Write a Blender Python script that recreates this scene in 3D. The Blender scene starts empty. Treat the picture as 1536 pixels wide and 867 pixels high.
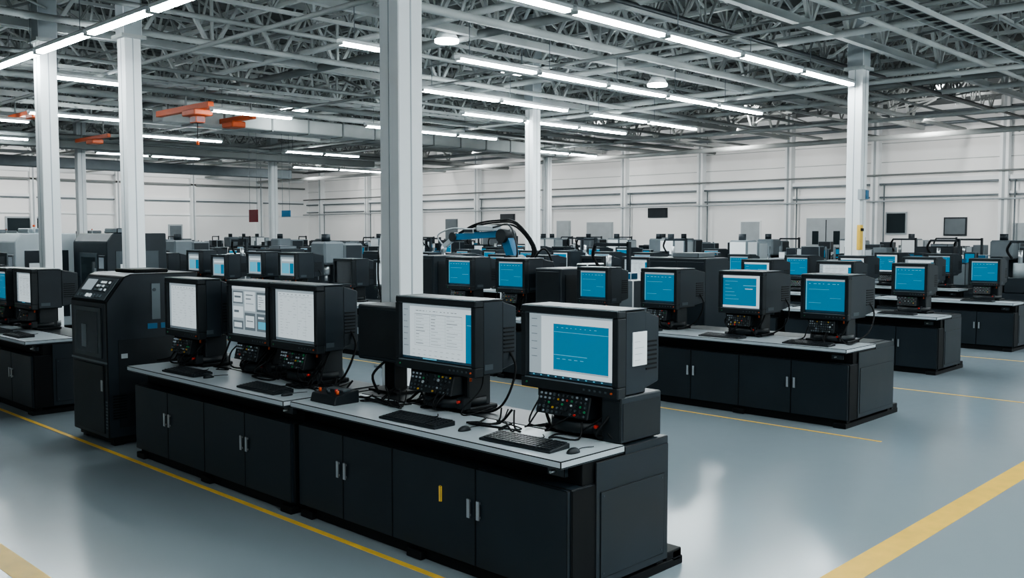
import bpy, bmesh, math, random
from mathutils import Vector, Matrix
random.seed(7)
D = bpy.data
SC = bpy.context.scene.collection
try: bpy.context.scene.view_settings.look = 'AgX - Medium High Contrast'
except Exception: pass

# ------------------------------------------------------------------ materials
def mat(name, col, rough=0.5, metal=0.0, var=0.0, scale=4.0, emit=None, es=0.0, bump=0.0, coat=0.0, rvar=0.0, sample=True, spec=0.5):
    m = D.materials.new(name); m.use_nodes = True
    nt = m.node_tree; b = nt.nodes["Principled BSDF"]
    b.inputs["Base Color"].default_value = (*col, 1)
    b.inputs["Roughness"].default_value = rough
    b.inputs["Metallic"].default_value = metal
    b.inputs["Specular IOR Level"].default_value = spec
    if coat: b.inputs["Coat Weight"].default_value = coat
    if emit is not None:
        b.inputs["Emission Color"].default_value = (*emit, 1)
        b.inputs["Emission Strength"].default_value = es
        if not sample:
            try: m.cycles.emission_sampling = 'NONE'
            except Exception: pass
    if var or bump or rvar:
        tc = nt.nodes.new("ShaderNodeTexCoord")
        nz = nt.nodes.new("ShaderNodeTexNoise"); nz.inputs["Scale"].default_value = scale
        nz.inputs["Detail"].default_value = 5
        nt.links.new(tc.outputs["Object"], nz.inputs["Vector"])
        if var:
            r = nt.nodes.new("ShaderNodeValToRGB")
            r.color_ramp.elements[0].position = 0.3; r.color_ramp.elements[1].position = 0.7
            r.color_ramp.elements[0].color = (*[c*(1-var) for c in col], 1)
            r.color_ramp.elements[1].color = (*[min(1, c*(1+var)) for c in col], 1)
            nt.links.new(nz.outputs["Fac"], r.inputs["Fac"])
            nt.links.new(r.outputs["Color"], b.inputs["Base Color"])
        if rvar:
            mr = nt.nodes.new("ShaderNodeMapRange")
            mr.inputs["To Min"].default_value = max(0, rough-rvar); mr.inputs["To Max"].default_value = rough+rvar
            nt.links.new(nz.outputs["Fac"], mr.inputs["Value"])
            nt.links.new(mr.outputs["Result"], b.inputs["Roughness"])
        if bump:
            bp = nt.nodes.new("ShaderNodeBump"); bp.inputs["Strength"].default_value = bump
            bp.inputs["Distance"].default_value = 0.01
            nt.links.new(nz.outputs["Fac"], bp.inputs["Height"])
            nt.links.new(bp.outputs["Normal"], b.inputs["Normal"])
    return m

M = {}
M['dark']   = mat("charcoal_powder_coat", (0.012,0.019,0.025), 0.42, 0, 0.12, 3, rvar=0.06, spec=0.38)
M['dark2']  = mat("charcoal_plastic", (0.008,0.012,0.015), 0.45, 0, 0.1, 6, spec=0.38)
M['black']  = mat("black_rubber_gap_shade", (0.003,0.004,0.005), 0.6, spec=0.25)
M['mid']    = mat("slate_grey_panel", (0.042,0.058,0.068), 0.45, 0, 0.1, 3)
M['edge']   = mat("grey_trim_lit_edge", (0.11,0.14,0.155), 0.4)
M['top']    = mat("grey_laminate", (0.43,0.48,0.51), 0.35, 0, 0.04, 2)
M['steel']  = mat("brushed_steel", (0.55,0.58,0.60), 0.3, 0.8)
M['white']  = mat("white_paint", (0.80,0.83,0.84), 0.5, 0, 0.03, 1.5)
M['lgrey']  = mat("machine_light_grey", (0.36,0.40,0.42), 0.45, 0, 0.06, 3)
M['grey']   = mat("machine_grey", (0.12,0.145,0.16), 0.45, 0, 0.08, 3)
M['truss']  = mat("galvanised_truss_paint", (0.41,0.435,0.43), 0.5, 0.0, 0.15, 1)
M['truss2'] = mat("dull_truss_paint", (0.18,0.195,0.195), 0.6, 0.0, 0.12, 1)
M['yellow'] = mat("yellow_paint", (0.78,0.50,0.08), 0.45, 0, 0.08, 6)
M['orange'] = mat("orange_paint", (0.55,0.09,0.02), 0.45)
M['blue']   = mat("blue_paint", (0.008,0.12,0.24), 0.4)
M['red']    = mat("red_plastic", (0.45,0.025,0.015), 0.35)
M['dred']   = mat("dark_red_sign", (0.10,0.007,0.012), 0.5)
M['green']  = mat("green_lamp", (0.02,0.16,0.07), 0.35, emit=(0.02,0.5,0.15), es=0.06, sample=False)
M['amber']  = mat("amber_button", (0.55,0.32,0.03), 0.35)
M['key']    = mat("keycap_plastic", (0.012,0.016,0.02), 0.4)
M['paper']  = mat("paper_label", (0.70,0.73,0.74), 0.7)
M['glass']  = mat("dark_window_glass", (0.02,0.03,0.035), 0.08)
LC = (0.90,0.98,1.0)
M['lamp']   = mat("lamp_diffuser", (0.9,0.9,0.9), 0.5, emit=LC, es=80)
M['lamp2']  = mat("highbay_diffuser", (0.9,0.9,0.9), 0.5, emit=LC, es=30)
def scr(name, col, s=1.0): return mat(name, tuple(c*0.3 for c in col), 0.25, emit=col, es=s, sample=False)
M['s_white'] = scr("screen_white", (0.60,0.69,0.73), 0.80)
M['s_grey']  = scr("screen_grey", (0.34,0.41,0.45), 0.75)
M['s_dim']   = scr("screen_dim", (0.12,0.15,0.17), 0.8)
M['s_dark']  = scr("screen_dark", (0.015,0.04,0.06), 0.8)
M['s_blue']  = scr("screen_blue", (0.0,0.15,0.27), 0.95)
M['s_cyan']  = scr("screen_cyan", (0.10,0.38,0.52), 0.9)
M['s_off']   = mat("screen_off_glass", (0.015,0.02,0.025), 0.1)

# ------------------------------------------------------------------ mesh builder
class MB:
    def __init__(s): s.bm = bmesh.new(); s.mats = []
    def mi(s, k):
        if k not in s.mats: s.mats.append(k)
        return s.mats.index(k)
    def face(s, vs, k, smooth=False):
        f = s.bm.faces.new(vs); f.material_index = s.mi(k); f.smooth = smooth; return f
    def quad(s, pts, k): return s.face([s.bm.verts.new(p) for p in pts], k)
    def box(s, x0, y0, z0, x1, y1, z1, k, bev=0.0, seg=1):
        if x0 > x1: x0, x1 = x1, x0
        if y0 > y1: y0, y1 = y1, y0
        if z0 > z1: z0, z1 = z1, z0
        v = [s.bm.verts.new(p) for p in ((x0,y0,z0),(x1,y0,z0),(x1,y1,z0),(x0,y1,z0),(x0,y0,z1),(x1,y0,z1),(x1,y1,z1),(x0,y1,z1))]
        fs = [s.face([v[i] for i in q], k) for q in ((0,3,2,1),(4,5,6,7),(0,1,5,4),(1,2,6,5),(2,3,7,6),(3,0,4,7))]
        if bev:
            es = list({e for f in fs for e in f.edges})
            bmesh.ops.bevel(s.bm, geom=es, offset=bev, segments=seg, affect='EDGES', profile=0.6)
    def prism(s, prof, y0, y1, k, bev=0.0):
        a = [s.bm.verts.new((p[0], y0, p[1])) for p in prof]
        b = [s.bm.verts.new((p[0], y1, p[1])) for p in prof]
        fs = [s.face(a, k), s.face(b[::-1], k)]
        n = len(prof)
        for i in range(n):
            fs.append(s.face([a[i], b[i], b[(i+1) % n], a[(i+1) % n]], k))
        bmesh.ops.recalc_face_normals(s.bm, faces=fs)
        if bev:
            es = list({e for f in fs for e in f.edges})
            bmesh.ops.bevel(s.bm, geom=es, offset=bev, segments=1, affect='EDGES')
    def ring(s, c, u, w, r, n):
        return [s.bm.verts.new(c + u*(r*math.cos(2*math.pi*i/n)) + w*(r*math.sin(2*math.pi*i/n))) for i in range(n)]
    def cyl(s, p0, p1, r, k, n=12, r2=None):
        p0, p1 = Vector(p0), Vector(p1); d = (p1-p0).normalized()
        u = d.orthogonal().normalized(); w = d.cross(u)
        a = s.ring(p0, u, w, r, n); b = s.ring(p1, u, w, r if r2 is None else r2, n)
        for i in range(n): s.face([a[i], a[(i+1) % n], b[(i+1) % n], b[i]], k, True)
        s.face(a[::-1], k); s.face(b, k)
    def beam(s, p0, p1, w, h, k):
        p0, p1 = Vector(p0), Vector(p1); d = (p1-p0).normalized()
        up = Vector((0,0,1)) if abs(d.z) < 0.98 else Vector((1,0,0))
        u = d.cross(up).normalized()*(w/2); v = u.cross(d).normalized()*(h/2)
        a = [s.bm.verts.new(p0+x) for x in (u+v, v-u, -u-v, u-v)]
        b = [s.bm.verts.new(p1+x) for x in (u+v, v-u, -u-v, u-v)]
        for i in range(4): s.face([a[i], a[(i+1) % 4], b[(i+1) % 4], b[i]], k)
        s.face(a[::-1], k); s.face(b, k)
    def tube(s, pts, r, k, n=6, sub=5):
        P = [Vector(p) for p in pts]; Q = []
        for i in range(len(P)-1):
            p0 = P[max(i-1,0)]; p1 = P[i]; p2 = P[i+1]; p3 = P[min(i+2,len(P)-1)]
            for j in range(sub):
                t = j/sub
                Q.append(0.5*((2*p1)+(p2-p0)*t+(2*p0-5*p1+4*p2-p3)*t*t+(3*p1-p0-3*p2+p3)*t**3))
        Q.append(P[-1]); prev = None
        u = (Q[1]-Q[0]).orthogonal().normalized()
        for i, q in enumerate(Q):
            d = (Q[min(i+1,len(Q)-1)]-Q[max(i-1,0)]).normalized()
            u = (u - d*u.dot(d))
            u = u.normalized() if u.length > 1e-5 else d.orthogonal().normalized()
            rg = s.ring(q, u, d.cross(u), r, n)
            if prev:
                for j in range(n): s.face([prev[j], prev[(j+1) % n], rg[(j+1) % n], rg[j]], k, True)
            prev = rg
    def mesh(s, name):
        me = D.meshes.new(name); s.bm.normal_update(); s.bm.to_mesh(me); s.bm.free()
        for k in s.mats: me.materials.append(M[k])
        return me
    def obj(s, name, loc=(0,0,0), rz=0.0): return inst(s.mesh(name+"_mesh"), name, loc, rz)

def inst(me, name, loc=(0,0,0), rz=0.0):
    o = D.objects.new(name, me); o.location = loc; o.rotation_euler = (0,0,rz); SC.objects.link(o); return o

# ------------------------------------------------------------------ camera
H = 2.3
cam = D.cameras.new("camera"); cam.lens = 32.98; cam.sensor_width = 36; cam.clip_end = 300
co = D.objects.new("camera", cam); SC.objects.link(co)
co.location = (0,0,H); co.rotation_euler = (math.radians(86.6), 0, math.radians(-45.9))
bpy.context.scene.camera = co

# ------------------------------------------------------------------ room shell
XA, XB, YA, YB, ZC = -8.0, 40.0, -8.0, 60.0, 9.2
fm = D.materials.new("polished_epoxy_floor"); fm.use_nodes = True
nt = fm.node_tree; b = nt.nodes["Principled BSDF"]
tc = nt.nodes.new("ShaderNodeTexCoord")
n1 = nt.nodes.new("ShaderNodeTexNoise"); n1.inputs["Scale"].default_value = 0.35; n1.inputs["Detail"].default_value = 4
n2 = nt.nodes.new("ShaderNodeTexNoise"); n2.inputs["Scale"].default_value = 6; n2.inputs["Detail"].default_value = 6
nt.links.new(tc.outputs["Object"], n1.inputs["Vector"]); nt.links.new(tc.outputs["Object"], n2.inputs["Vector"])
cr = nt.nodes.new("ShaderNodeValToRGB")
cr.color_ramp.elements[0].position = 0.25; cr.color_ramp.elements[1].position = 0.75
cr.color_ramp.elements[0].color = (0.235,0.285,0.315,1); cr.color_ramp.elements[1].color = (0.262,0.312,0.342,1)
nt.links.new(n1.outputs["Fac"], cr.inputs["Fac"]); nt.links.new(cr.outputs["Color"], b.inputs["Base Color"])
mr = nt.nodes.new("ShaderNodeMapRange"); mr.inputs["To Min"].default_value = 0.15; mr.inputs["To Max"].default_value = 0.24
nt.links.new(n2.outputs["Fac"], mr.inputs["Value"]); nt.links.new(mr.outputs["Result"], b.inputs["Roughness"])
b.inputs["Specular IOR Level"].default_value = 0.5
M['floor'] = fm
M['wall'] = mat("white_wall_paint", (0.86,0.865,0.86), 0.7, 0, 0.03, 0.3)
M['wallg'] = mat("grey_clerestory_panel", (0.14,0.155,0.16), 0.7, 0, 0.08, 0.4)
M['deck'] = mat("grey_roof_deck", (0.12,0.13,0.13), 0.8, 0, 0.2, 0.5)

m = MB(); m.box(XA, YA, -0.2, XB, YB, 0, 'floor'); m.obj("floor")
m = MB(); m.box(XA, YA, ZC, XB, YB, ZC+0.2, 'deck')
y = YA+0.5
while y < YB-.3:
    m.box(XA+0.01, y, ZC-0.05, XB-0.01, y+0.25, ZC, 'deck'); y += 0.8
m.obj("ceiling")
def wall(name, x0, y0, x1, y1):
    m = MB(); m.box(x0, y0, 0, x1, y1, 7.4, 'wall'); m.box(x0, y0, 7.4, x1, y1, ZC, 'wallg'); m.obj(name)
wall("wall_right", XB, YA, XB+0.2, YB)
wall("wall_back", XA, YB, XB, YB+0.2)
wall("wall_left", XA-0.2, YA, XA, YB)
wall("wall_front", XA, YA-0.2, XB, YA)

def trim(n, fn): m = MB(); fn(m); m.obj("trim_%d" % n)
def t1(m):
    for z, h, dp in ((4.42,0.16,0.2),(3.86,0.10,0.16),(7.3,0.22,0.2),(0.0,0.15,0.03)):
        m.box(XB-dp, YA, z, XB, YB, z+h, 'white')
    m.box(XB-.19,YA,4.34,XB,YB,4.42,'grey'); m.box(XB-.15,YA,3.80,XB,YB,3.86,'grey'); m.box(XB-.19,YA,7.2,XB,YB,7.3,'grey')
    for z in (5.3,6.1): m.box(XB-0.02, YA, z, XB, YB, z+0.03, 'truss')
    m.cyl((XB-0.42,YA,6.75),(XB-0.42,YB,6.75),0.07,'grey',8)
    m.cyl((XB-0.42,YA,4.75),(XB-0.42,YB,4.75),0.04,'truss2',8)
    m.cyl((XB-0.5,YA,7.1),(XB-0.5,YB,7.1),0.10,'grey',8)
    m.cyl((XB-0.45,YA,3.65),(XB-0.45,YB,3.65),0.035,'lgrey',8)
trim(1, t1)
def t2(m):
    for yy in (2.4,7,11.8,16.9,20.9,25.6,30.3,36,41.5,47,52.5,58):
        m.box(XB-0.35, yy-0.16, 0, XB-0.001, yy+0.16, ZC-0.06, 'white')
        m.box(XB-0.36, yy-0.05, 0.2, XB-0.35, yy+0.05, ZC-0.06, 'lgrey')
        m.cyl((XB-0.25,yy-0.4,0.2),(XB-0.25,yy-0.4,4.4),0.03,'grey',6)
trim(2, t2)
def t3(m):
    for z, h, dp in ((4.5,0.16,0.14),(3.5,0.08,0.1),(6.0,0.3,0.25),(7.3,0.22,0.2),(0.0,0.15,0.03)):
        m.box(XA, YB-dp, z, XB-0.5, YB, z+h, 'white')
    for z in (5.5,6.7): m.box(XA, YB-0.35, z, XB-0.5, YB-0.2, z+0.12, 'truss2')
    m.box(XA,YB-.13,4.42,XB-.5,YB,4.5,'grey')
trim(3, t3)
def t4(m):
    xx = XA+3
    while xx < XB-1:
        m.box(xx-0.16, YB-0.35, 0, xx+0.16, YB-0.001, ZC-0.06, 'white'); m.box(xx-.05,YB-.36,0.2,xx+.05,YB-.35,ZC-.06,'lgrey'); xx += 5.1
trim(4, t4)

def on_right_wall(name, y0, y1, z0, z1, k, frame='lgrey', extra=None):
    m = MB(); x = XB-0.06
    m.box(x, y0, z0, XB-.001, y1, z1, frame); m.box(x-0.02, y0+0.06, z0+0.06, x, y1-0.06, z1-0.06, k)
    if extra: extra(m, x)
    m.obj(name)
on_right_wall("window_1", 15.6, 16.5, 2.25, 3.2, 'glass')
on_right_wall("window_2", 13.2, 14.1, 2.2, 2.95, 'grey', 'dark')
def dd(m, x):
    m.box(x-0.03, 19.13, 0.1, x-0.02, 19.17, 2.9, 'dark'); m.box(x-0.08, 18.95, 1.0, x-0.02, 19.0, 1.2, 'steel')
    m.box(x-0.03, 19.5, 1.8, x-0.02, 19.8, 2.4, 'glass'); m.box(x-0.03, 18.5, 1.8, x-0.02, 18.8, 2.4, 'glass')
on_right_wall("door_1", 18.2, 20.1, 0.0, 2.98, 'lgrey', 'lgrey', dd)
on_right_wall("door_2", 31.2, 33.0, 0.0, 2.9, 'lgrey', 'lgrey')
on_right_wall("door_3", 10.7, 11.5, 0.0, 2.7, 'lgrey', 'lgrey')
on_right_wall("wall_notice_board", 27.7, 28.9, 3.1, 3.6, 'dark', 'dark')
on_right_wall("wall_notice_board", 38.5, 39.7, 2.95, 3.45, 'dark', 'dark')
on_right_wall("wall_notice_board", 49.6, 50.8, 3.0, 3.8, 'dark', 'dark')
on_right_wall("electrical_panel", 34.2, 35.2, 1.6, 3.0, 'lgrey', 'lgrey')
on_right_wall("electrical_panel", 22.4, 23.5, 1.5, 2.9, 'lgrey', 'white')
on_right_wall("electrical_panel", 9.1, 9.9, 1.9, 3.0, 'lgrey', 'grey')
on_right_wall("electrical_panel", 43.5, 44.6, 1.7, 3.2, 'grey', 'grey')
m = MB(); m.box(29, YB-0.08, 0, 30, YB-.001, 2.9, 'lgrey', 0.01); m.box(29.1, YB-0.1, 0.05, 29.9, YB-0.08, 2.8, 'grey'); m.obj("door_4")
m = MB(); m.box(19, YB-0.08, 2.3, 21.5, YB-.001, 3.3, 'lgrey'); m.box(19.1, YB-0.1, 2.4, 21.4, YB-0.08, 3.2, 'glass'); m.obj("window_3")

# ------------------------------------------------------------------ floor lines
def line(x0, y0, x1, y1):
    m = MB(); m.box(x0, y0, 0.0, x1, y1, 0.003, 'yellow'); m.obj("floor_marking_line")
line(4.05, -6, 4.10, 40)
line(2.09, -6, 2.27, 50)
line(4.9, 2.59, 39, 2.80)
line(10.18, 4.2, 10.22, 26)
line(13.9, 2.9, 13.94, 30)
line(18.4, 2.9, 18.44, 30)

# ------------------------------------------------------------------ columns
def column(x, y, w=0.35):
    m = MB(); h = w/2
    m.box(-h, -h, 0.02, h, h, 6.25, 'white', 0.012)
    m.box(-h-0.004, -0.010, 0.05, -h, 0.010, 6.2, 'lgrey'); m.box(-0.010, -h-0.004, 0.05, 0.010, -h, 6.2, 'lgrey')
    m.box(-h-0.1, -h-0.1, 0, h+0.1, h+0.1, 0.03, 'grey', 0.005)
    for sx in (-1,1):
        for sy in (-1,1): m.cyl((sx*(h+0.06), sy*(h+0.06), 0.03), (sx*(h+0.06), sy*(h+0.06), 0.07), 0.018, 'steel', 6)
    m.box(-h-0.02, -h-0.02, 6.25, h+0.02, h+0.02, ZC-0.06, 'lgrey', .01)
    m.box(-h-0.08, -h-0.08, 6.2, h+0.08, h+0.08, 6.27, 'truss'); m.box(-h-0.08, -h-0.08, 8.1, h+0.08, h+0.08, 8.2, 'truss')
    m.obj("structural_column", (x, y, 0))
column(7.1, 8.7,.36); column(8.4, 18.9, 0.34); column(7.35, 20.5, 0.34)
column(22, 20.4); column(22.2, 9.9, 0.36)
column(16.0, 41.0, 0.33); column(25.6, 41.5, 0.34); column(34.5, 31, 0.3)
m = MB(); m.box(21.85,9.62,1.9,22.01,9.71,2.5,'yellow',0.01); m.box(21.86,9.6,2.35,22.0,9.62,2.42,'black'); m.obj("hazard_strip_panel")
m = MB(); m.box(21.85,9.6,3.1,22.2,9.71,3.35,'lgrey',0.01); m.box(22.05,9.58,3.12,22.19,9.6,3.33,'blue'); m.obj("column_junction_box")

# ------------------------------------------------------------------ trusses
def truss_mesh(name, L, dep, pan, cw, ww, k, kw):
    m = MB(); n = int(L/pan)
    m.beam((0,0,0),(L,0,0),cw,cw,k); m.beam((0,0,dep),(L,0,dep),cw,cw,k)
    for i in range(n):
        a = i*pan; c = a+pan/2
        m.beam((a,0,dep),(c,0,0),ww,ww,kw); m.beam((c,0,0),(a+pan,0,dep),ww,ww,kw)
        if i % 2 == 0: m.beam((c,0,0),(c,0,dep),ww*0.8,ww*0.8,kw)
    return m.mesh(name)
LX, LY = XB-XA-0.8, YB-YA-0.8
tg = truss_mesh("girder_truss_mesh", LX, 1.5, 1.8, 0.16, 0.08, 'truss', 'truss')
tj = truss_mesh("roof_joist_mesh", LY, 1.05, 1.25, 0.09, 0.05, 'truss', 'truss')
tj2 = truss_mesh("light_joist_mesh", LX, 0.8, 1.0, 0.08, 0.045, 'truss', 'truss2')
for yy in (-2.2, 4.2, 9.3, 14.9, 20.9, 26, 31.5, 37, 42.5, 48, 53.5):
    inst(tg, "girder_truss", (XA+0.4, yy, 6.62))
x = XA+1.6
while x < XB-0.5:
    inst(tj, "roof_joist", (x, YA+0.4, 7.55), math.pi/2); x += 1.85
for yy in (1.0, 6.8, 12.1, 17.6, 23.2, 28.8, 34.2, 39.7, 45.2, 50.7, 56):
    inst(tj2, "roof_purlin_truss", (XA+0.4, yy, 7.0))
m = MB()
x = XA+1.6
while x < XB-2.4:
    yy = YA+1.2
    while yy < YB-2:
        m.beam((x,yy,7.6),(x+1.85,yy+random.uniform(-.4,.4),8.55),0.045,0.045,'truss')
        if random.random() < 0.7: m.beam((x,yy,8.55),(x+1.85,yy,7.6),0.045,0.045,'truss')
        if random.random() < 0.5: m.beam((x,yy,7.55),(x+1.85,yy+2.6,7.0),0.055,0.055,'truss')
        if random.random() < 0.4: m.beam((x,yy,7.0),(x+1.85,yy-2.0,7.6),0.05,0.05,'truss2')
        if random.random() < 0.25: m.beam((x,yy,6.7),(x,yy+2.2,7.6),0.05,0.05,'truss2')
        yy += 2.75
    x += 1.85
m.obj("roof_cross_bracing")
def pipe(p0, p1, r, k='truss'):
    m = MB(); m.cyl(p0, p1, r, k, 8); m.obj("ceiling_pipe")
for yy, z, r, k in ((3.1,6.3,.05,'truss2'),(7.9,6.45,.06,'truss'),(11.2,6.2,.04,'truss2'),(13.2,6.4,.09,'truss'),(16.4,6.3,.05,'truss2'),(19.2,6.45,.07,'truss'),(22,6.25,.05,'truss2'),(27.4,6.3,.1,'truss'),(33,6.3,.08,'truss'),(38.5,6.1,.1,'truss2'),(44,6.2,.12,'truss'),(5.2,6.5,.1,'truss'),(10.6,6.5,.05,'dark2'),(24.6,6.15,.08,'truss2'),(41,6.3,.1,'truss')):
    pipe((XA+.3,yy,z),(XB-.6,yy,z),r,k)
for xx, z, r, k in ((1.5,6.0,.06,'truss'),(9.4,6.05,.05,'truss2'),(12.7,6.55,.07,'truss'),(16.2,6.1,.04,'truss2'),(19.5,6.55,.08,'truss'),(23.6,6.1,.06,'truss'),(27.2,6.55,.09,'truss2'),(31.5,6.1,.06,'truss'),(35.5,5.9,.1,'truss'),(14.3,6.6,.1,'truss2'),(25.4,6.6,.1,'truss'),(29.5,6.55,.08,'truss')):
    pipe((xx,YA+.3,z),(xx,YB-.5,z),r,k)
def tray(y, z, x0=XA+.3, x1=XB-.6):
    m = MB(); m.box(x0,y-.16,z,x1,y-.14,z+.09,'truss'); m.box(x0,y+.14,z,x1,y+.16,z+.09,'truss')
    xx = x0+.2
    while xx < x1: m.box(xx,y-.14,z+.01,xx+.04,y+.14,z+.03,'truss'); xx += .4
    xx = x0+.5
    while xx < x1: m.beam((xx,y,z),(xx,y,7.0),.015,.015,'truss2'); xx += 3
    for o in (-.06,.0,.07): m.cyl((x0,y+o,z+.05),(x1,y+o,z+.05),.02,'dark2',6)
    m.obj("cable_tray")
tray(6.07,5.85); tray(24,6.3); tray(30.2,6.2)
m = MB(); m.box(14, 29.2, 5.9, 34, 29.9, 6.4, 'truss', .03)
xx = 15
while xx < 34: m.box(xx,29.17,5.87,xx+.06,29.93,6.43,'truss2'); xx += 1.5
m.obj("ventilation_duct")
m = MB(); m.box(-2, 38.9, 5.7, 30, 39.5, 6.0, 'truss2', .03); m.obj("ventilation_duct")
m = MB(); m.box(-2, 46.6, 5.4, 30, 47.2, 5.9, 'grey', .03); m.obj("ventilation_duct")
for k in range(12):
    m = MB(); x0 = random.uniform(2,30); y0 = random.uniform(8,45)
    pts = [(x0,y0,7.2)]
    for q in range(4):
        x0 += random.uniform(-.5,1.5); y0 += random.uniform(-.5,1.5); pts.append((min(x0,38.5),y0,random.uniform(6.6,7.3)))
    m.tube(pts, 0.025, random.choice(['truss','truss2','dark2']), 5); m.obj("flexible_conduit")

# ------------------------------------------------------------------ light strips
def strip(x0, x1, y, z=5.8, w=0.13, alongY=False, seg=2.4, name="fluorescent_light_strip"):
    m = MB(); L = x1-x0; n = max(1, round(L/seg)); s = L/n
    for i in range(n):
        a = i*s+0.10; e = (i+1)*s-0.10
        m.box(a, -w/2, 0, e, w/2, 0.05, 'lamp'); m.box(a-.05, -w/2-.015, 0.05, e+.05, w/2+.015, 0.11, 'white')
        m.box(a-.04,-w/2,0,a,w/2,.05,'truss'); m.box(e,-w/2,0,e+.04,w/2,.05,'truss')
        m.beam((a+.3,0,.11),(a+.3,0,1.1),.012,.012,'grey')
    m.box(0,-.03,.11,L,.03,.15,'truss')
    if alongY: m.obj(name, (y, x0, z), math.pi/2)
    else: m.obj(name, (x0, y, z))
strip(9.0, 21.9, 9.9)
strip(10.4, 12.4, 14.6); strip(13.0, 25.3, 14.2)
strip(15.2, 20.8, 17.9); strip(21.8,27.5,17.9)
strip(19, 27, 20.5)
strip(7.9, 9.8, 22.4); strip(13.5, 16.3, 25.2); strip(19, 25.2, 25.2)
strip(10, 13, 29.5); strip(15, 18.5, 33.5); strip(22.5, 26.5, 35.5); strip(17, 22, 42); strip(6,11,32); strip(30,34,27.5)
strip(10,13,38); strip(28,34,43.5); strip(11,15,50); strip(24,28,50)
strip(12.2, 27, 6.9, alongY=True, seg=2.4)
strip(-4, 14, 1.6); strip(-4, 14, -4)
strip(18, 34, 2.0); strip(16,32,-4)
def highbay(x, y, z, r=0.26, sq=False):
    m = MB()
    if sq:
        m.box(-r,-r*1.2,0,r,r*1.2,.05,'lamp2'); m.box(-r-.03,-r*1.2-.03,.05,r+.03,r*1.2+.03,.12,'white')
    else:
        m.cyl((0,0,0),(0,0,.06),r,'lamp2',20); m.cyl((0,0,.06),(0,0,.3),r*1.03,'white',20,r*.5)
    m.cyl((0,0,.1),(0,0,1.0),.02,'grey',6); m.obj("highbay_lamp", (x,y,z))
highbay(13.9,15.45,6.45); highbay(17.8,16.9,6.45,.34,True); highbay(22.1,15.7,6.45,.28); highbay(18.2,28.2,6.5,.35,True)
highbay(24,30.8,6.5,.3,True)
# added fill lights with invented housings, brightening the right and back walls
def wall_fill(x, y, z, tgt, L=5.0, P=230):
    h = MB(); ax = abs(tgt[0]-x) > abs(tgt[1]-y)
    if ax: h.box(-.25,-L/2,.12,.1,L/2,.2,'truss')
    else: h.box(-L/2,-.25,.12,L/2,.1,.2,'truss')
    h.obj("added_fill_housing",(x,y,z))
    l = D.lights.new("added_wall_fill",'AREA'); l.shape = 'RECTANGLE'; l.size = L; l.size_y = .3; l.energy = P; l.color = (1,.985,.96)
    o = D.objects.new("added_wall_fill", l); SC.objects.link(o); o.location = (x,y,z)
    d = Vector(tgt)-Vector((x,y,z)); q = d.to_track_quat('-Z','Z').to_euler()
    o.rotation_euler = q
for yy in (4,12,20,28,36,44,52): wall_fill(34.8, yy+.9, 6.3, (40,yy+.9,2.9))
for xx in (0,9,18,27): wall_fill(xx+1.3, 54.8, 6.3, (xx+1.3,60,2.9))

# ------------------------------------------------------------------ orange bridge crane
m = MB()
m.box(0,-.15,0,.18,3.2,.18,'orange',.01); m.box(2.4,1.5,0.02,2.55,5.2,.18,'orange',.01)
for yy in (0.2,1.4,2.6): m.beam((.1,yy,.15),(.1,yy,1.0),.05,.05,'truss2')
for yy in (1.7,3.4,4.9): m.beam((2.48,yy,.15),(2.48,yy,1.0),.05,.05,'truss2')
m.box(-.2,.3,-.18,.4,1.1,.0,'orange',.03); m.box(-.05,.5,-.38,.25,.9,-.18,'dred',.02); m.cyl((.1,.7,-.38),(.1,.7,-.9),.012,'black',6)
m.cyl((.1,.7,-.9),(.1,.7,-1.02),.05,'orange',8)
m.box(2.2,2.4,-.18,2.7,3.1,.02,'orange',.03); m.obj("overhead_crane_hoist", (13.6,25.6,5.95))
m = MB(); m.box(0,0,0,.12,3,.14,'orange',.01); m.box(-.15,1,-.16,.28,1.6,0,'orange',.03); m.beam((.06,.5,.1),(.06,.5,1.0),.04,.04,'truss2'); m.beam((.06,2.5,.1),(.06,2.5,1.0),.04,.04,'truss2')
m.obj("overhead_crane_hoist", (14.5,34.6,5.8))
m = MB(); m.box(0,0,0,.12,3,.14,'orange',.01); m.box(-.15,.4,-.16,.28,1.0,0,'orange',.03); m.beam((.06,.5,.1),(.06,.5,1.0),.04,.04,'truss2'); m.beam((.06,2.5,.1),(.06,2.5,1.0),.04,.04,'truss2')
m.obj("overhead_crane_hoist", (10.6,29.9,5.95))

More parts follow.
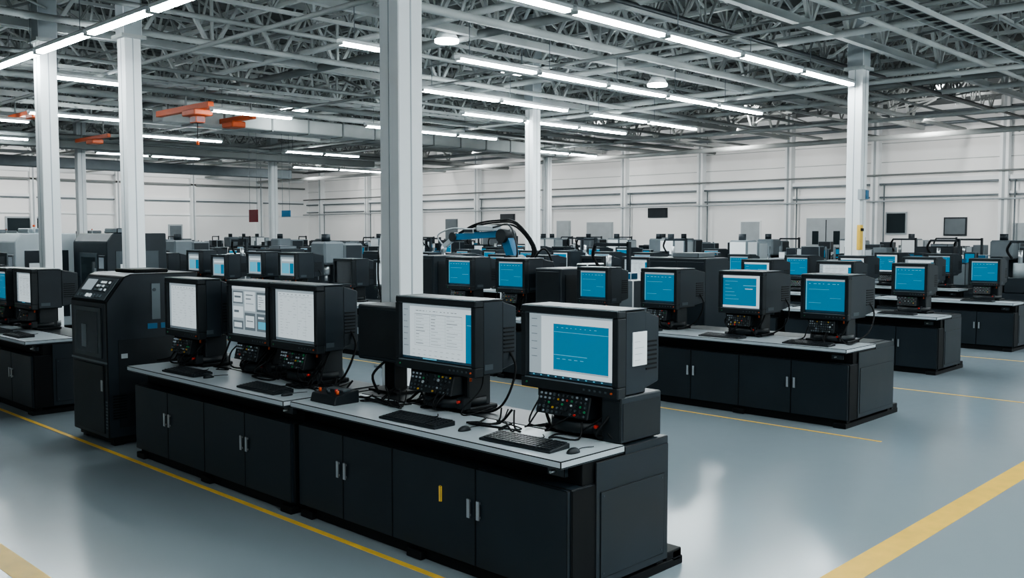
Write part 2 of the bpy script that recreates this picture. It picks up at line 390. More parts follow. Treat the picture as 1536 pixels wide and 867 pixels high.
# ------------------------------------------------------------------ screens
def R(m, x, yl, yr, zt, zb, u0, v0, u1, v1, k, lay):
    ya = yl+(yr-yl)*u0; yb = yl+(yr-yl)*u1; za = zt+(zb-zt)*v0; zc = zt+(zb-zt)*v1
    xx = x-0.0012*lay
    m.quad([(xx,ya,za),(xx,ya,zc),(xx,yb,zc),(xx,yb,za)], k)
def screen(m, x, yl, yr, zt, zb, st):
    r = lambda u0,v0,u1,v1,k,l: R(m,x,yl,yr,zt,zb,u0,v0,u1,v1,k,l)
    if st == 'A':
        r(0,0,1,1,'s_white',0); r(0,0,.15,.95,'s_grey',1); r(0,0,1,.03,'s_grey',1); r(.0,.955,1,1,'s_dark',1)
        r(.3,.14,.94,.86,'s_blue',1); r(.3,.26,.94,.268,'s_cyan',2); r(.3,.62,.7,.63,'s_cyan',2); r(.3,.86,.94,.885,'s_grey',2)
        for i in range(9): r(.34+.055*i,.19,.34+.055*i+random.uniform(.012,.03),.199,'s_cyan',2)
        for i in range(5): r(.34+.07*i,.68,.34+.07*i+.04,.69,'s_cyan',2)
        for i in range(6): r(.03,.08+.12*i,.10,.09+.12*i,'s_dim',2)
        for i in range(10): r(.05+.09*i,.968,.07+.09*i,.985,'s_cyan',2)
    elif st == 'B':
        r(0,0,1,1,'s_white',0); r(0,0,1,.04,'s_grey',1); r(0,.04,.11,.95,'s_grey',1); r(.9,.12,1,.96,'s_blue',1); r(0,.955,1,1,'s_dark',1)
        r(.18,.17,.85,.178,'s_dim',1); r(.18,.17,.183,.75,'s_grey',1); r(.40,.17,.403,.75,'s_grey',1); r(.18,.74,.85,.745,'s_grey',1); r(.62,.17,.623,.75,'s_grey',1); r(.85,.17,.853,.75,'s_grey',1)
        for i in range(9): r(.18,.23+.056*i,.85,.2325+.056*i,'s_grey',1)
        for c_ in (.2,.42,.64):
            for i in range(10): r(c_,.195+.056*i,c_+random.uniform(.03,.16),.205+.056*i,random.choice(['s_grey','s_grey','s_dim']),2)
        for i in range(12): r(.2+.05*i,.11,.2+.05*i+random.uniform(.01,.04),.12,'s_dim',2)
        for i in range(7): r(.02,.1+.11*i,.02+random.uniform(.03,.07),.11+.11*i,'s_dim',2)
        for i in range(9): r(.15+.08*i,.82,.19+.08*i,.828,'s_grey',2); r(.15+.08*i,.9,.18+.08*i,.91,'s_grey',2)
        r(.92,.3,.98,.31,'s_cyan',2); r(.3,.965,.5,.985,'s_cyan',2)
    elif st == 'C':
        r(0,0,1,1,'s_white',0); r(0,0,1,.05,'s_grey',1); r(0,.95,1,1,'s_dim',1); r(0,.05,.06,.95,'s_grey',1)
        for i in range(14):
            a_ = .12
            while a_ < .85:
                b_ = a_+random.uniform(.03,.10); r(a_,.14+.055*i,min(b_,.92),.147+.055*i,'s_grey',2); a_ = b_+random.uniform(.05,.3)
        r(.55,.1,.553,.93,'s_grey',1); r(.75,.1,.753,.93,'s_grey',1); r(.08,.12,.95,.123,'s_dim',1)
        for i in range(8): r(.1+.1*i,.08,.14+.1*i,.09,'s_dim',2)
    elif st == 'D':
        r(0,0,1,1,'s_grey',0); r(0,0,1,.06,'s_white',1); r(.03,.1,.32,.36,'s_dim',1); r(.05,.13,.30,.33,'s_white',2); r(.08,.2,.26,.24,'s_dim',3)
        r(.36,.1,.66,.5,'s_white',1); r(.4,.16,.6,.18,'s_dim',2); r(.4,.24,.55,.26,'s_dim',2); r(.4,.34,.62,.36,'s_grey',2); r(.7,.1,.97,.5,'s_dim',1); r(.73,.15,.94,.45,'s_white',2)
        for i in range(5): r(.76,.2+.045*i,.76+random.uniform(.05,.15),.21+.045*i,'s_dim',3)
        r(.03,.42,.32,.66,'s_white',1); r(.06,.5,.2,.55,'s_dim',2); r(.36,.54,.66,.9,'s_dim',1); r(.39,.6,.63,.84,'s_white',2); r(.42,.7,.6,.72,'s_dim',3); r(.7,.54,.97,.9,'s_dim',1); r(.74,.6,.9,.64,'s_white',2); r(.74,.7,.94,.85,'s_cyan',2)
        r(.03,.72,.32,.9,'s_dim',1); r(.06,.76,.28,.86,'s_white',2)
    elif st == 'E':
        r(0,0,1,1,'s_blue',0); r(0,0,1,.06,'s_grey',1); r(0,.93,1,1,'s_dark',1); r(0,.06,.03,.93,'s_cyan',1)
        for i in range(7): r(.08+.12*i,.13,.08+.12*i+random.uniform(.03,.09),.15,'s_cyan',2)
        r(.08,.3,.6,.31,'s_cyan',2); r(.62,.55,.9,.56,'s_cyan',2); r(.08,.7,.4,.71,'s_cyan',2)
    elif st == 'F':
        r(0,0,1,1,'s_blue',0); r(.0,0,1,.08,'s_white',1); r(.9,.08,1,.93,'s_white',1); r(0,.93,1,1,'s_white',1); r(.55,.3,.9,.32,'s_cyan',1); r(.6,.4,.8,.42,'s_white',1)
        for i in range(6): r(.06,.18+.11*i,.06+random.uniform(.1,.4),.19+.11*i,'s_cyan',2)
    elif st == 'G':
        r(0,0,1,1,'s_grey',0); r(0,0,1,.1,'s_dim',1); r(.1,.2,.9,.3,'s_white',1); r(.1,.4,.6,.9,'s_cyan',1); r(.65,.4,.9,.9,'s_blue',1)
    else:
        r(0,0,1,1,'s_off',0)

def console(w, h, d, st, zb=0.29, side=False, label=False, lite=False, seed=0):
    rnd = random.Random(seed); m = MB(); hw = w/2; zt = zb+h
    be = 0.05; bv = 0.008
    m.box(-.035,-hw,zt-be,.05,hw,zt,'dark2',bv); m.box(-.035,-hw,zb,.05,hw,zb+be*1.5,'dark2',bv)
    m.box(-.035,-hw,zb+be*1.5,.05,-hw+be,zt-be,'dark2',.004); m.box(-.035,hw-be,zb+be*1.5,.05,hw,zt-be,'dark2',.004)
    m.box(-.037,-hw+be-.008,zb+be*1.5-.008,-.033,hw-be+.008,zb+be*1.5,'edge'); m.box(-.037,-hw+be-.008,zt-be,-.033,hw-be+.008,zt-be+.006,'mid')
    m.box(.0,-hw+be,zb+be*1.5,.05,hw-be,zt-be,'black')
    screen(m, -.004, hw-be-.005, -hw+be+.005, zt-be-.005, zb+be*1.5+.005, st)
    m.box(.05,-hw+.006,zb+.012,d*.62,hw-.006,zt-.004,'dark',.01)
    m.prism([(d*.62,zb+.03),(d,zb+.07),(d,zt-.06),(d*.62,zt-.012)],-hw+.02,hw-.02,'dark',.01)
    m.box(.0,-hw+.004,zt-.001,d*.6,hw-.004,zt+.004,'mid'); m.box(-.034,-hw+.01,zt-.004,-.02,hw-.01,zt+.003,'edge')  # lighter strips along the top: overhead light painted in as colour
    for i in range(7):
        m.box(d*.66,-hw+.014,zb+.16+i*.03,d*.92,-hw+.021,zb+.172+i*.03,'black'); m.box(d*.66,hw-.021,zb+.16+i*.03,d*.92,hw-.014,zb+.172+i*.03,'black')
    for i in range(5): m.box(-.04,-hw+.09+i*.045,zb+.03,-.034,-hw+.105+i*.045,zb+.042,'mid')
    m.cyl((-.045,-hw+.05,zb+.036),(-.034,-hw+.05,zb+.036),.007,'orange',8)
    m.cyl((-.043,hw-.06,zb+.036),(-.034,hw-.06,zb+.036),.006,'green',8)
    m.box(.10,-.24,.03,.34,.24,zb+.02,'dark2',.01); m.box(.05,-.28,0,.38,.28,.035,'black',.008)
    m.cyl((.2,0,.03),(.2,0,.10),.26,'dark2',18)
    m.box(.36,-.1,.02,.40,.1,zb+.15,'black')
    pw = w*.27; py = hw*.12
    a = Vector((-.04,0,zb-.165)); c = Vector((.0,0,zb-.012))
    m.prism([(a.x,a.z),(c.x,c.z),(.10,zb-.012),(.10,zb-.165)],py-pw,py+pw,'dark2',.006)
    m.box(.05,py-pw*.6,0.02,.10,py+pw*.6,zb-.16,'black')
    dv = (c-a); nrm = Vector((-dv.z,0,dv.x)).normalized()
    cols = ['edge','mid','key','mid','key','mid','edge','key','key','mid','s_dim','amber','mid','green','mid','lgrey']
    nc = 11; nr = 5
    for i in range(nc):
        for j in range(nr):
            if lite and (i+j) % 2: continue
            if rnd.random() < .12: continue
            u = (i+.8)/(nc+.6); v = (j+.7)/(nr+.4)
            p = a+dv*v; yy = py+pw-2*pw*u; k = rnd.choice(cols)
            if rnd.random() < .03: k = 'red'
            if i < 3 and j > 2: k = 's_dim'
            m.cyl((p.x,yy,p.z),(p.x+nrm.x*.010,yy,p.z+nrm.z*.010),.008 if rnd.random() < .93 else .012,k,6)
    m.box(.0,-hw*.64,.03,.08,-hw*.46,.12,'dark2',.006); m.cyl((.0,-hw*.55,.09),(-.025,-hw*.55,.09),.012,'red',10)
    m.cyl((.03,-hw*.74,zb-.04),(.03,-hw*.74,zb),.010,'orange',8); m.cyl((.03,hw*.7,zb-.06),(.03,hw*.7,zb),.016,'dark',8)
    if not lite:
        for i in range(10):
            y0 = rnd.uniform(-hw*.8,hw*.8); y1 = y0+rnd.uniform(-.25,.25)
            m.tube([(.2,y0,zb+.05),(.05+rnd.uniform(-.06,.06),y0+rnd.uniform(-.1,.1),zb-.1),(rnd.uniform(-.12,.05),(y0+y1)/2,.05),(rnd.uniform(-.06,.2),y1,.012),(.3,y1*.8,.012)],rnd.choice([.006,.008,.011]),'black',6)
        for i in range(2):
            sgn = -1 if i % 2 else 1
            if side and sgn < 0: continue
            m.tube([(d*.8,sgn*hw*.9,zb+.2),(d*.8+.02,sgn*(hw+.03),zb+.05),(d*.6,sgn*(hw+.04),.12),(.2,sgn*hw*.85,.012),(.05,sgn*hw*.5,.012)],.010,'black',6)
    if side:
        m.box(.0,-hw,0,d,-hw+.16,zb+.01,'dark',.008); m.box(-.004,-hw+.01,.02,.0,-hw+.15,zb-.02,'dark2')
        m.box(.02,-hw-.003,.02,d-.02,-hw,zb-.03,'dark2')
    if label:
        m.box(d*.28,-hw-.001,zb+.20,d*.62,-hw+.007,zb+.42,'paper')
        for i in range(4): m.box(d*.32,-hw-.002,zb+.235+i*.04,d*.45+.02*(i % 3),-hw-.001,zb+.238+i*.04,'lgrey')
    else:
        m.box(d*.15,-hw+.002,zb+.05,d*.35,-hw+.007,zb+.09,'mid')
    return m.mesh("machine_console_mesh")

def bench(L, doors, depth=1.03, topd=0.55, handles=(), yh=None):
    m = MB(); zt = .76
    m.box(.05,.03,0.0,.13,L-.03,.09,'black',.004); m.box(depth-.08,.03,0,depth,L-.03,.09,'black',.004)
    for yy in (.02,L*.5-.08,L-.18): m.box(.0,yy,0.0,depth+.22,yy+.16,.06,'black',.006); m.box(depth+.02,yy,.06,depth+.2,yy+.16,.12,'black',.005)
    m.box(depth+.1,.02,.04,depth+.2,L-.02,.11,'black',.004)
    m.box(.03,.0,.09,depth,L,zt,'dark',.006)
    m.box(.14,.01,zt,depth-.02,L-.01,.9,'black',.004)
    y = 0.006
    for i, w in enumerate(doors):
        m.box(.0,y+.004,.10,.03,y+w-.004,zt-.005,'dark',.004); y += w
    for hy in handles:
        for s_ in (-.045,.045):
            m.box(-.022,hy+s_-.016,.42,-.014,hy+s_+.016,.55,'steel',.002)
            m.box(-.014,hy+s_-.006,.43,.0,hy+s_+.006,.445,'steel'); m.box(-.014,hy+s_-.006,.525,.0,hy+s_+.006,.54,'steel')
    if yh is not None:
        m.box(-.014,yh-.011,.47,.0,yh+.011,.58,'yellow',.002)
    for yy, s_ in ((0,-1),(L,1)):
        m.box(.035,yy,.095,.25,yy+s_*.004,.75,'black')  # flat black strip painted in for the shade of an open gap
        m.box(.25,yy,.10,depth-.01,yy+s_*.010,.89,'dark',.004)
        m.box(.29,yy+s_*.010,.15,depth-.06,yy+s_*.016,.70,'dark',.004)
        for zz in (.18,.67):
            for xx in (.32,depth-.09): m.cyl((xx,yy+s_*.016,zz),(xx,yy+s_*.019,zz),.006,'mid',6)
    m.box(.10,.12,.80,.14,.26,.86,'mid',.003); m.cyl((.13,.2,.83),(.06,.2,.83),.01,'steel',6)
    m.box(-.07,-.0,.905,topd,L,.95,'top',.006,2)
    m.box(-.06,.01,.897,topd,L-.01,.905,'mid')
    m.box(topd+.001,0,.76,depth,L,.94,'dark',.005)
    m.box(topd+.02,.1,.94,depth-.05,L-.1,.949,'dark2')
    return m.mesh("equipment_workbench_mesh")

X1 = 4.2
b1 = bench(2.89,[.80,.87,.60,.61],handles=(.81,2.28),yh=1.145)
inst(b1,"equipment_workbench",(X1,3.60,0))
b2 = bench(2.90,[.72]*4,handles=(.72,2.16))
inst(b2,"equipment_workbench",(X1-.04,6.53,0))

def put(me, x, y, z=.951): return inst(me,"machine_control_console",(x,y,z))
put(console(.85,.565,.44,'A',side=True,label=True,seed=1),4.74,4.05)
put(console(.92,.565,.42,'B',seed=2),4.72,5.37)
put(console(.76,.60,.42,'C',seed=3),4.70,7.27)
put(console(.76,.60,.42,'D',seed=4),4.70,8.06)
put(console(.72,.60,.36,'C',seed=5),4.52,9.03)

m = MB(); m.box(0,0,.27,.34,.62,.74,'dark',.012); m.box(-.01,.03,.30,0,.59,.71,'dark2',.005); m.box(.1,.24,0,.24,.38,.28,'black',.005); m.box(.02,.12,0,.32,.5,.02,'black')
m.tube([(.05,.3,.27),(-.05,.35,.15),(-.1,.2,.02)],.012,'black'); m.obj("electrical_enclosure",(4.88,5.97,.951))

def keyboard():
    m = MB(); w = .60; d = .20
    m.prism([(0,0),(d,0),(d,.034),(0,.016)],-w/2,w/2,'dark2',.004)
    for j in range(6):
        x0 = .014+j*.030
        y = -w/2+.014; i = 0
        while y < w/2-.03:
            kw = .024
            if abs(y+kw-(-w/2+.14)) < .013: y += .012
            z = .016+.018*(x0+.01)/d
            m.box(x0,y,z,x0+.024,y+kw-.003,z+.009,'key')
            if (i+j) % 2: m.box(x0+.006,y+.005,z+.009,x0+.011,y+.009,z+.0094,'mid')
            y += kw+.002; i += 1
    m.tube([(d,.05,.015),(d+.05,.08,.01),(d+.10,.0,.01),(d+.16,.05,.012)],.004,'black')
    return m.mesh("computer_keyboard_mesh")
kb = keyboard()
for x,y,rz in ((4.22,4.08,0.05),(4.20,5.12,0.03),(4.18,7.12,.0),(4.17,8.50,0.04)):
    inst(kb,"computer_keyboard",(x,y,.951),rz)
def mouse():
    m = MB(); bmesh.ops.create_uvsphere(m.bm,u_segments=14,v_segments=8,radius=1)
    for v in m.bm.verts: v.co = Vector((v.co.x*.055, v.co.y*.032, max(0,v.co.z)*.034))
    for f in m.bm.faces: f.material_index = m.mi('dark2'); f.smooth = True
    m.tube([(.05,0,.012),(.12,.03,.006),(.2,.0,.006)],.003,'black')
    return m.mesh("computer_mouse_mesh")
mo = mouse()
for x,y in ((4.36,3.70),(4.34,4.66),(4.26,6.74),(4.28,8.10)): inst(mo,"computer_mouse",(x,y,.951))
m = MB(); m.prism([(0,0),(.24,0),(.24,.10),(.02,.07)],-.17,.17,'dark2',.006)
for i,k in enumerate(['orange','red','mid','mid','orange']): m.cyl((.06+.03*(i%2),-.13+.06*i,.08),(.06+.03*(i%2),-.13+.06*i,.11),.012,k,10)
m.box(.12,-.12,.088,.2,.12,.1,'mid'); m.tube([(.24,0,.04),(.30,.05,.02),(.36,-.1,.015),(.46,-.05,.015)],.009,'black'); m.obj("teach_pendant",(4.25,6.22,.951))
def cable(pts, r=.008): m = MB(); m.tube(pts,r,'black'); m.obj("loose_cable")
rc = random.Random(11)
for k in range(24):
    y = rc.choice([3.9,4.6,4.72,5.75,5.9,6.4,6.6,7.0,7.65,8.6])+rc.uniform(-.08,.08); z = .951+.009
    x = 4.70
    pts = [(x,y,z+.10),(x-.06,y+rc.uniform(-.1,.1),z)]
    for q in range(3): pts.append((x-.06-rc.uniform(.0,.16),y+rc.uniform(-.22,.22),z+rc.uniform(0,.01)))
    pts.append((x-.03,y+rc.uniform(-.2,.2),z+.01)); cable(pts,rc.choice([.005,.007,.009]))

# ------------------------------------------------------------------ tall operator cabinet
m = MB(); dpt = 1.05; L = .95
m.box(.06,.03,0.03,dpt-.05,L-.03,.09,'black')
for xx in (.08,dpt-.16):
    for yy in (.05,L-.15): m.box(xx,yy,0,xx+.1,yy+.1,.04,'black')
m.prism([(0,.09),(dpt,.09),(dpt,1.86),(.28,1.86),(.20,1.83),(0,1.56)],0,L,'dark',.012)
m.box(-.012,.12,.95,.0,L-.10,1.5,'mid',.004); m.box(-.016,.2,1.0,-.012,L-.17,1.45,'glass')
m.box(-.02,.5,1.05,-.015,.62,1.3,'grey'); m.box(-.014,.08,.14,0,L-.08,.88,'dark2',.004); m.box(-.02,.10,.6,-.013,.14,.72,'steel')
m.box(-.006,.0,.9,0,L,.92,'edge')
for i in range(9): m.box(-.004,.02,.2+i*.035,0.0,.06,.215+i*.035,'edge'); m.box(.05,-.006,.3+i*.03,.2,0,.315+i*.03,'black')
a = Vector((0.0,0,1.57)); c = Vector((.19,0,1.82)); dv = c-a; nn = Vector((-dv.z,0,dv.x)).normalized()
def sp(u,v,w_,h_,k,t=.01):
    p = a+dv*v; q = a+dv*(v+h_)
    y0 = L-.05-(L-.1)*u; y1 = L-.05-(L-.1)*(u+w_)
    m.prism([(p.x,p.z),(q.x,q.z),(q.x+nn.x*t,q.z+nn.z*t),(p.x+nn.x*t,p.z+nn.z*t)],y1,y0,k)
sp(.02,.05,.96,.9,'grey',.006); sp(.1,.4,.3,.45,'s_grey',.01); sp(.5,.35,.4,.5,'mid',.012)
for i in range(6):
    for j in range(3): sp(.52+.06*i,.4+.15*j,.035,.08,random.choice(['s_white','edge','s_grey','lgrey']),.02)
for i in range(8): sp(.08+.1*i,.12,.05,.12,random.choice(['edge','s_white','edge','mid']),.02)
m.box(.50,-.006,1.35,.60,0,1.75,'edge',.002); m.box(.45,-.006,1.25,.56,0,1.31,'blue'); m.box(.60,-.006,1.25,.68,0,1.31,'blue'); m.cyl((.53,-.015,1.68),(.53,0,1.68),.02,'mid',8)
m.box(.12,-.004,.2,.95,0,1.15,'dark2',.002); m.box(.85,-.02,.7,.88,-.004,.9,'steel'); m.box(.15,-.006,.95,.22,0,1.0,'lgrey')
m.box(.4,.2,1.86,.8,.7,1.90,'black',.01); m.obj("operator_control_cabinet",(4.14,10.03,0))

# ------------------------------------------------------------------ row 1 continuation
b3 = bench(2.9,[.72]*4,handles=(.72,2.16))
inst(b3,"equipment_workbench",(X1,12.47,0)); inst(b3,"equipment_workbench",(X1,15.5,0)); inst(b3,"equipment_workbench",(X1,18.7,0))
cs_g = console(.66,.56,.60,'G',lite=True,seed=21); cs_e = console(.62,.55,.75,'E',lite=True,seed=22); cs_f = console(.64,.56,.75,'F',lite=True,seed=23)
cs_e2 = console(.60,.55,.5,'E',lite=True,seed=24); cs_c = console(.64,.56,.55,'C',lite=True,seed=25); cs_o = console(.64,.56,.6,'O',lite=True,seed=26); cs_b = console(.7,.56,.6,'B',lite=True,seed=27)
put(cs_b,4.68,14.05); put(cs_e2,4.68,15.0); put(cs_o,4.68,16.3); put(cs_e2,4.68,17.4); put(cs_g,4.68,19.4); put(cs_c,4.68,20.6)
inst(kb,"computer_keyboard",(4.2,14.0,.951)); inst(kb,"computer_keyboard",(4.2,13.2,.951))

# ------------------------------------------------------------------ row 2
X2 = 10.55
b4 = bench(2.9,[.72]*4,depth=1.3,topd=.75,handles=(.72,2.16))
for yy in (4.75,7.68,10.61,13.54,16.47,19.5,22.5): inst(b4,"equipment_workbench",(X2,yy,0))
put(console(.62,.55,.78,'E',seed=31),10.94,5.24); put(console(.66,.56,.75,'F',seed=32),10.94,6.40); put(console(.62,.56,.72,'E',seed=33),10.94,7.70)
hc1 = console(.66,.56,.7,'E',zb=.38,seed=34)
hcg = console(.66,.56,.7,'G',zb=.38,seed=35)
put(cs_e2,10.94,8.9)
put(hc1,10.94,10.62); put(hc1,10.94,11.85)
m = MB(); m.box(0,0,0,.8,.5,.95,'dark',.015); m.box(-.01,.04,.05,0,.46,.9,'dark2',.005); m.box(.1,-.008,.1,.7,0,.85,'dark2'); m.obj("electrical_enclosure",(11.0,12.6,.951))
m = MB(); m.box(0,0,0,.85,.55,.80,'dark',.015); m.box(-.01,.04,.05,0,.51,.75,'dark2',.005); m.box(.1,-.008,.1,.75,0,.7,'dark2'); m.obj("electrical_enclosure",(10.95,9.55,.951))
put(cs_c,10.94,13.9); put(cs_o,10.94,15.2)
put(hcg,10.94,17.2); put(hcg,10.94,18.5); put(cs_g,10.94,20.1); put(hcg,10.94,21.3); put(cs_g,10.94,23.1); put(hcg,10.94,24.3)
for yy in (5.3,6.5,7.8): inst(kb,"computer_keyboard",(10.54,yy,.951))

# ------------------------------------------------------------------ machine library
def lathe(k='lgrey', k2='lgrey'):
    m = MB(); m.box(0,0,0,1.0,.7,.7,k,.02); m.box(0,1.7,0,1.0,2.4,.7,k,.02); m.box(.15,.7,.3,.85,1.7,.7,'grey',.01)
    m.box(.1,.0,.7,.9,.75,1.35,k2,.04); m.box(.2,.75,.7,.8,2.4,.82,'grey',.01); m.cyl((.5,.75,1.05),(.5,.92,1.05),.16,'steel',16); m.cyl((.5,.92,1.05),(.5,1.6,1.05),.03,'steel',10)
    m.box(.3,1.75,.82,.7,2.2,1.15,k,.03); m.box(.1,1.1,.82,.9,1.4,.98,'dark',.01); m.cyl((.0,1.2,.6),(-.08,1.2,.6),.09,'steel',12)
    m.beam((.9,1.3,.9),(.9,1.3,1.9),.05,.05,'dark'); m.box(.6,1.0,1.5,.9,1.55,1.95,'dark',.02); m.cyl((.3,.3,1.35),(.3,.3,1.6),.02,'mid',8); m.box(.0,.1,1.0,.1,.5,1.25,'dark',.01)
    m.box(.2,.1,1.35,.7,.6,1.6,'dark2',.02)
    return m.mesh("metal_lathe_mesh")
def mill(k='lgrey', k2='white'):
    m = MB(); m.box(.1,.1,0,1.2,1.1,.35,'grey',.02); m.box(.65,.25,.35,1.2,.95,2.05,k,.04); m.box(.1,.3,1.55,.7,.9,2.1,k2,.05); m.cyl((.35,.6,1.3),(.35,.6,1.56),.1,'steel',14); m.cyl((.35,.6,1.15),(.35,.6,1.3),.04,'steel',10)
    m.box(.1,0,.85,.65,1.25,.97,'grey',.01); m.box(.2,.35,.35,.65,.85,.85,k,.02); m.cyl((.35,.6,2.1),(.35,.6,2.28),.11,'dark',12); m.beam((.3,1.0,1.5),(.2,1.35,1.5),.05,.05,'dark'); m.box(.08,1.25,1.2,.28,1.6,1.75,'dark',.02)
    m.box(.075,1.3,1.45,.08,1.55,1.7,'s_blue')
    return m.mesh("milling_machine_mesh")
def cnc(k='lgrey', k2='dark'):
    m = MB(); m.box(0,0,.08,1.4,1.9,1.25,k,.02); m.prism([(0,1.25),(1.4,1.25),(1.4,2.3),(.15,2.3),(0,2.1)],0,1.9,k,.02); m.box(.1,.1,0,1.3,1.8,.08,'black')
    m.box(-.015,.5,1.0,0,1.5,1.85,k2,.01); m.box(-.02,.6,1.1,-.012,1.4,1.75,'glass'); m.box(-.05,.54,1.1,-.02,.57,1.5,'steel'); m.box(-.03,.05,1.1,0,.4,1.8,'dark',.01); m.box(-.035,.1,1.5,-.03,.36,1.75,'s_dim')
    for i in range(4): m.box(-.035,.1+.065*i,1.25,-.03,.14+.065*i,1.3,random.choice(['amber','s_grey','red']))
    m.cyl((.5,.2,2.3),(.5,.2,2.45),.03,'lgrey',8); m.cyl((.5,.2,2.45),(.5,.2,2.5),.03,'orange',8); m.box(.2,-.01,.3,1.2,0,1.9,k2,.005); m.box(.5,.6,2.3,1.1,1.3,2.42,'grey',.02)
    m.box(.3,-.02,1.3,.6,-.01,1.6,'paper'); m.box(.75,-.02,1.35,1.0,-.01,1.55,'mid'); m.box(.3,-.02,.9,1.1,-.01,1.0,'grey')
    return m.mesh("cnc_machining_centre_mesh")
def cabinet(k='dark', hh=1.9):
    m = MB(); m.box(0,0,.08,.7,1.1,hh,k,.015); m.box(.04,.04,0,.66,1.06,.08,'black'); m.box(-.012,.03,.14,0,.54,hh-.06,k,.005); m.box(-.012,.56,.14,0,1.07,hh-.06,k,.005)
    m.box(-.03,.49,hh*.5,-.012,.51,hh*.6,'steel'); m.box(-.016,.7,hh*.7,-.012,.95,hh*.82,'s_grey')
    for i in range(3): m.cyl((-.03,.1+.1*i,hh*.8),(-.012,.1+.1*i,hh*.8),.02,['red','green','amber'][i],8)
    m.box(.1,.2,hh,.6,.7,hh+.08,'grey',.01)
    for i in range(6): m.box(.1,-.006,.3+.05*i,.6,0,.32+.05*i,'black')
    return m.mesh("control_cabinet_mesh")
def robot(k='blue'):
    m = MB(); m.box(-.35,-.35,0,.35,.35,.12,'lgrey',.02); m.box(-.22,-.22,.12,.22,.22,1.25,'white',.02); m.cyl((0,0,1.25),(0,0,1.5),.2,k,18); m.box(-.13,-.16,1.45,.13,.16,1.8,k,.04)
    m.cyl((-.2,0,1.72),(.2,0,1.72),.15,'dark2',16); m.beam((0,0,1.72),(0,.25,2.25),.16,.2,k); m.cyl((-.16,.25,2.25),(.16,.25,2.25),.14,'dark2',16)
    m.beam((0,.2,2.3),(0,1.75,2.22),.12,.13,k); m.cyl((-.1,1.75,2.22),(.1,1.75,2.22),.10,'dark2',14); m.beam((0,1.75,2.22),(0,2.1,2.02),.09,.09,'lgrey'); m.cyl((0,2.1,2.02),(0,2.14,1.9),.06,'steel',12); m.beam((0,2.14,1.9),(0,2.08,1.7),.03,.08,'steel')
    m.box(-.12,.5,2.34,.12,1.0,2.46,'lgrey',.02); m.box(-.10,1.1,2.3,.10,1.4,2.4,'dark',.02)
    for o in (0,.05,.09):
        m.tube([(.1,0-o,1.5),(.25,-.25-o,1.95),(.15,.1,2.42+o),(.1,.6,2.47+o),(.08,1.2,2.40+o),(.05,1.7,2.3)],.02,'black',7)
    m.tube([(-.1,.1,1.5),(-.25,-.3,1.9),(-.15,.0,2.45),(-.1,.5,2.42),(-.06,1.2,2.36)],.02,'dark2',7)
    m.tube([(0,2.1,2.02),(-.1,2.2,2.25),(-.05,1.8,2.4),(0,1.3,2.38)],.018,'lgrey',6)
    m.tube([(0,-.2,1.3),(-.1,-.6,1.8),(0,-.8,2.0),(.1,-.95,1.6),(.1,-1.0,1.0)],.02,'black',6)
    m.tube([(0,-.2,1.2),(-.2,-.5,1.7),(0,-.75,1.8),(.1,-.9,1.4),(.1,-1.0,1.0)],.018,'mid',6)
    return m.mesh("industrial_robot_arm_mesh")
def rack():
    m = MB()
    for xx in (0,.7):
        for yy in (0,1.5): m.box(xx,yy,0,xx+.05,yy+.05,1.9,'grey',.004)
    for z in (.3,.9,1.5): m.box(0,0,z,.75,1.55,z+.04,'lgrey',.004)
    for z in (.34,.94,1.54):
        y = .08
        while y < 1.2:
            w = random.uniform(.18,.35); m.box(.1,y,z,.6,y+w,z+random.uniform(.15,.38),random.choice(['grey','dark','dark','lgrey','grey','paper']),.01); y += w+.03
    return m.mesh("storage_rack_mesh")
def press(k='dark', k2='lgrey'):
    m = MB(); m.box(0,0,0,1.0,1.6,.9,k,.02); m.box(-.01,.05,.1,0,.75,.8,k,.005); m.box(-.01,.85,.1,0,1.55,.8,k,.005)
    m.box(.1,.1,.9,.6,.6,1.5,'grey',.02); m.box(.2,.7,.9,.8,1.2,1.25,'dark',.02); m.cyl((.5,.95,1.25),(.5,.95,1.6),.15,k2,14); m.cyl((.5,.95,1.6),(.5,.95,1.9),.05,'steel',10)
    m.box(.3,1.28,.9,.8,1.55,1.75,'dark',.02); m.beam((.3,.35,1.5),(.3,.35,2.15),.06,.06,'dark'); m.beam((.3,.35,2.1),(.3,1.1,2.1),.06,.06,'dark'); m.tube([(.3,1.1,2.1),(.35,1.2,1.9),(.4,1.1,1.7)],.03,'black',6)
    m.box(.1,.15,1.5,.3,.5,1.62,'blue',.01); m.box(.05,1.3,1.45,.3,1.5,1.5,'dark'); m.box(.28,1.31,1.35,.299,1.52,1.68,'s_blue')
    return m.mesh("assembly_station_mesh")
ML, ML2, MM, MM2, MC, MC2, MK, MK2, MR, MS = lathe(), lathe('grey','dark'), mill(), mill('dark','grey'), cnc(), cnc('dark','mid'), cabinet(), cabinet('lgrey',1.8), robot(), rack()
MP, MP2 = press(), press('white','white')
b5 = bench(2.7,[.67]*4,depth=1.05,topd=.6,handles=(.67,2.0))
cons = [cs_e,cs_f,cs_e2,cs_e,cs_f,cs_e,cs_o,cs_o,cs_b]
names = {id(ML):"metal_lathe",id(ML2):"metal_lathe",id(MM):"milling_machine",id(MM2):"milling_machine",id(MC):"cnc_machining_centre",id(MC2):"cnc_machining_centre",id(MK):"control_cabinet",id(MK2):"control_cabinet",id(MR):"industrial_robot_arm",id(MS):"storage_rack",id(MP):"assembly_station",id(MP2):"assembly_station"}
ln = {id(ML):2.5,id(ML2):2.5,id(MM):1.75,id(MM2):1.75,id(MC):2.1,id(MC2):2.1,id(MK):1.3,id(MK2):1.3,id(MS):1.75,id(MP):1.8,id(MP2):1.8}
def place(me, x, y, rz=0): inst(me, names[id(me)], (x,y,0), rz)
rf = random.Random(5)
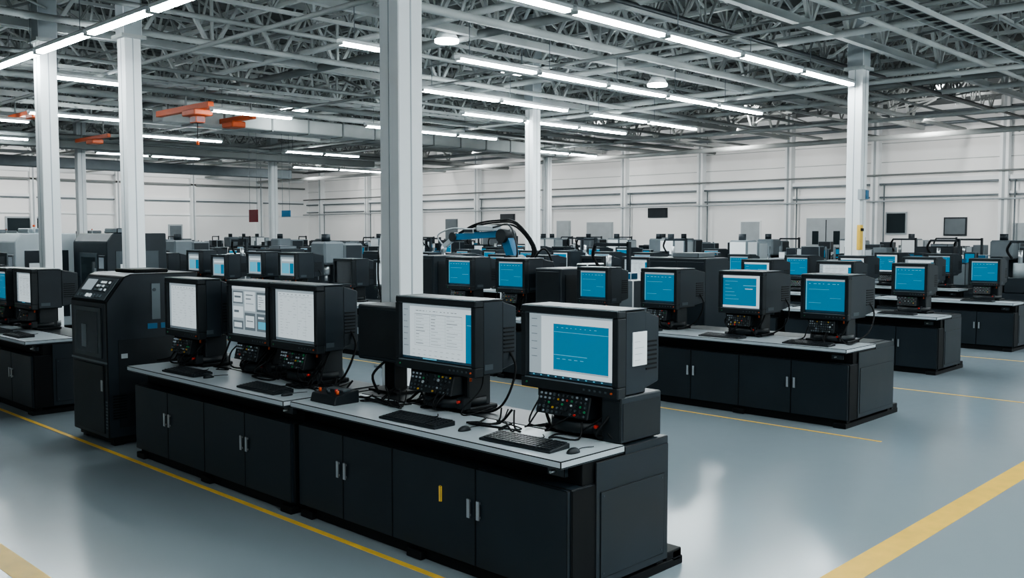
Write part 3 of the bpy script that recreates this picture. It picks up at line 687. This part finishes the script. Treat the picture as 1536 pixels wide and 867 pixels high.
cols_ = [(22.2,9.9),(22,20.4),(16,41),(25.6,41.5),(34.5,31)]
def near_col(x,y,L): return any(x-0.6 < cx < x+1.9 and y-.5 < cy < y+L+.5 for cx,cy in cols_)
for X, y0, y1 in ((15.6,5.55,33),(19.7,5.6,36)):
    y = y0; i = 0
    while y < y1:
        if i < 4 or rf.random() < .4:
            inst(b5,"equipment_workbench",(X,y,0))
            for q in range(2):
                yy = y+.62+q*1.3+rf.uniform(-.08,.08)
                me = [cs_e2,cs_b,cs_f,cs_e][i*2+q] if i < 2 else rf.choice(cons)
                put(me,X+.45,yy)
            if i < 3: inst(kb,"computer_keyboard",(X,y+.7,.951))
            y += 2.85; i += 1
        else:
            me = rf.choice([ML2,MM2,MP,MK,MP2,MS,MP]); place(me,X,y); y += ln[id(me)]+.1; i += 1
def row(X, y0, y1, pool, gap=.10):
    y = y0
    while y < y1:
        if rf.random() < gap: y += 1.4; continue
        me = rf.choice(pool)
        L_ = 2.8 if me == 'b' else ln[id(me)]
        if near_col(X,y,L_): y += 1.2; continue
        if me == 'b':
            inst(b5,"equipment_workbench",(X,y,0)); put(rf.choice(cons),X+.45,y+.65); put(rf.choice(cons),X+.45,y+1.95)
        else: place(me,X,y)
        y += L_+rf.uniform(.05,.4)
deep = [ML,ML2,ML2,MM2,MP,MM,MK,MS,MP,MP2,MK,'b','b','b',MP]
for X, y0, y1 in ((23.6,5.8,54),(26.2,6.0,55),(28.8,4.5,55),(31.4,4.5,55),(34.6,4,29),(37.3,4,55)): row(X,y0,y1,deep)
left = [ML2,MM2,MC,MK,MK,MS,MC2,MM,MP,MP,'b','b']
for X, y0, y1 in ((12.8,26,56),(16.8,36.0,39),(19.5,38,56),(14.8,43,56),(17.2,44,56),(9.6,27.5,56),(6.4,28,56),(2.4,26,50)): row(X,y0,y1,left)
place(MC,7.6,23.4); place(MC2,8.8,21.2); place(MK,12.9,16.1); place(MM2,12.8,18.4); place(MK,12.9,20.6); place(MP2,12.9,22.4); place(MP2,12.9,9.6); place(MK,12.9,8.2)
ro = inst(MR,"industrial_robot_arm",(13.4,12.9,0))
m = MB(); m.box(-.15,-.15,0,.15,.15,.04,'grey'); m.cyl((0,0,.04),(0,0,1.5),.045,'white',10)
m.tube([(0,0,1.5),(-.02,.1,2.0),(0,.0,2.4),(0,-.25,2.52),(0,-.5,2.42),(0,-.6,2.3)],.03,'white',8)
m.tube([(0,.06,1.0),(0,.2,1.5),(0,.15,2.1),(0,-.1,2.45),(0,-.4,2.3)],.018,'black',6); m.obj("pipe_stand",(10.0,12.7,0))
def sign(x,y,z,w,h,k):
    m = MB(); m.box(-.02,-w/2,0,.02,w/2,h,k,.004); m.box(-.025,-w/2+.03,.03,-.02,w/2-.03,h-.03,k); m.beam((0,-w/2+.05,h),(0,-w/2+.05,6.5-z),.01,.01,'grey'); m.beam((0,w/2-.05,h),(0,w/2-.05,6.5-z),.01,.01,'grey'); m.obj("hanging_sign",(x,y,z))
sign(20,33.9,2.75,.65,.5,'dred'); sign(20.5,32.3,2.95,.6,.25,'blue'); sign(16.5,20.2,2.5,.5,.55,'blue')
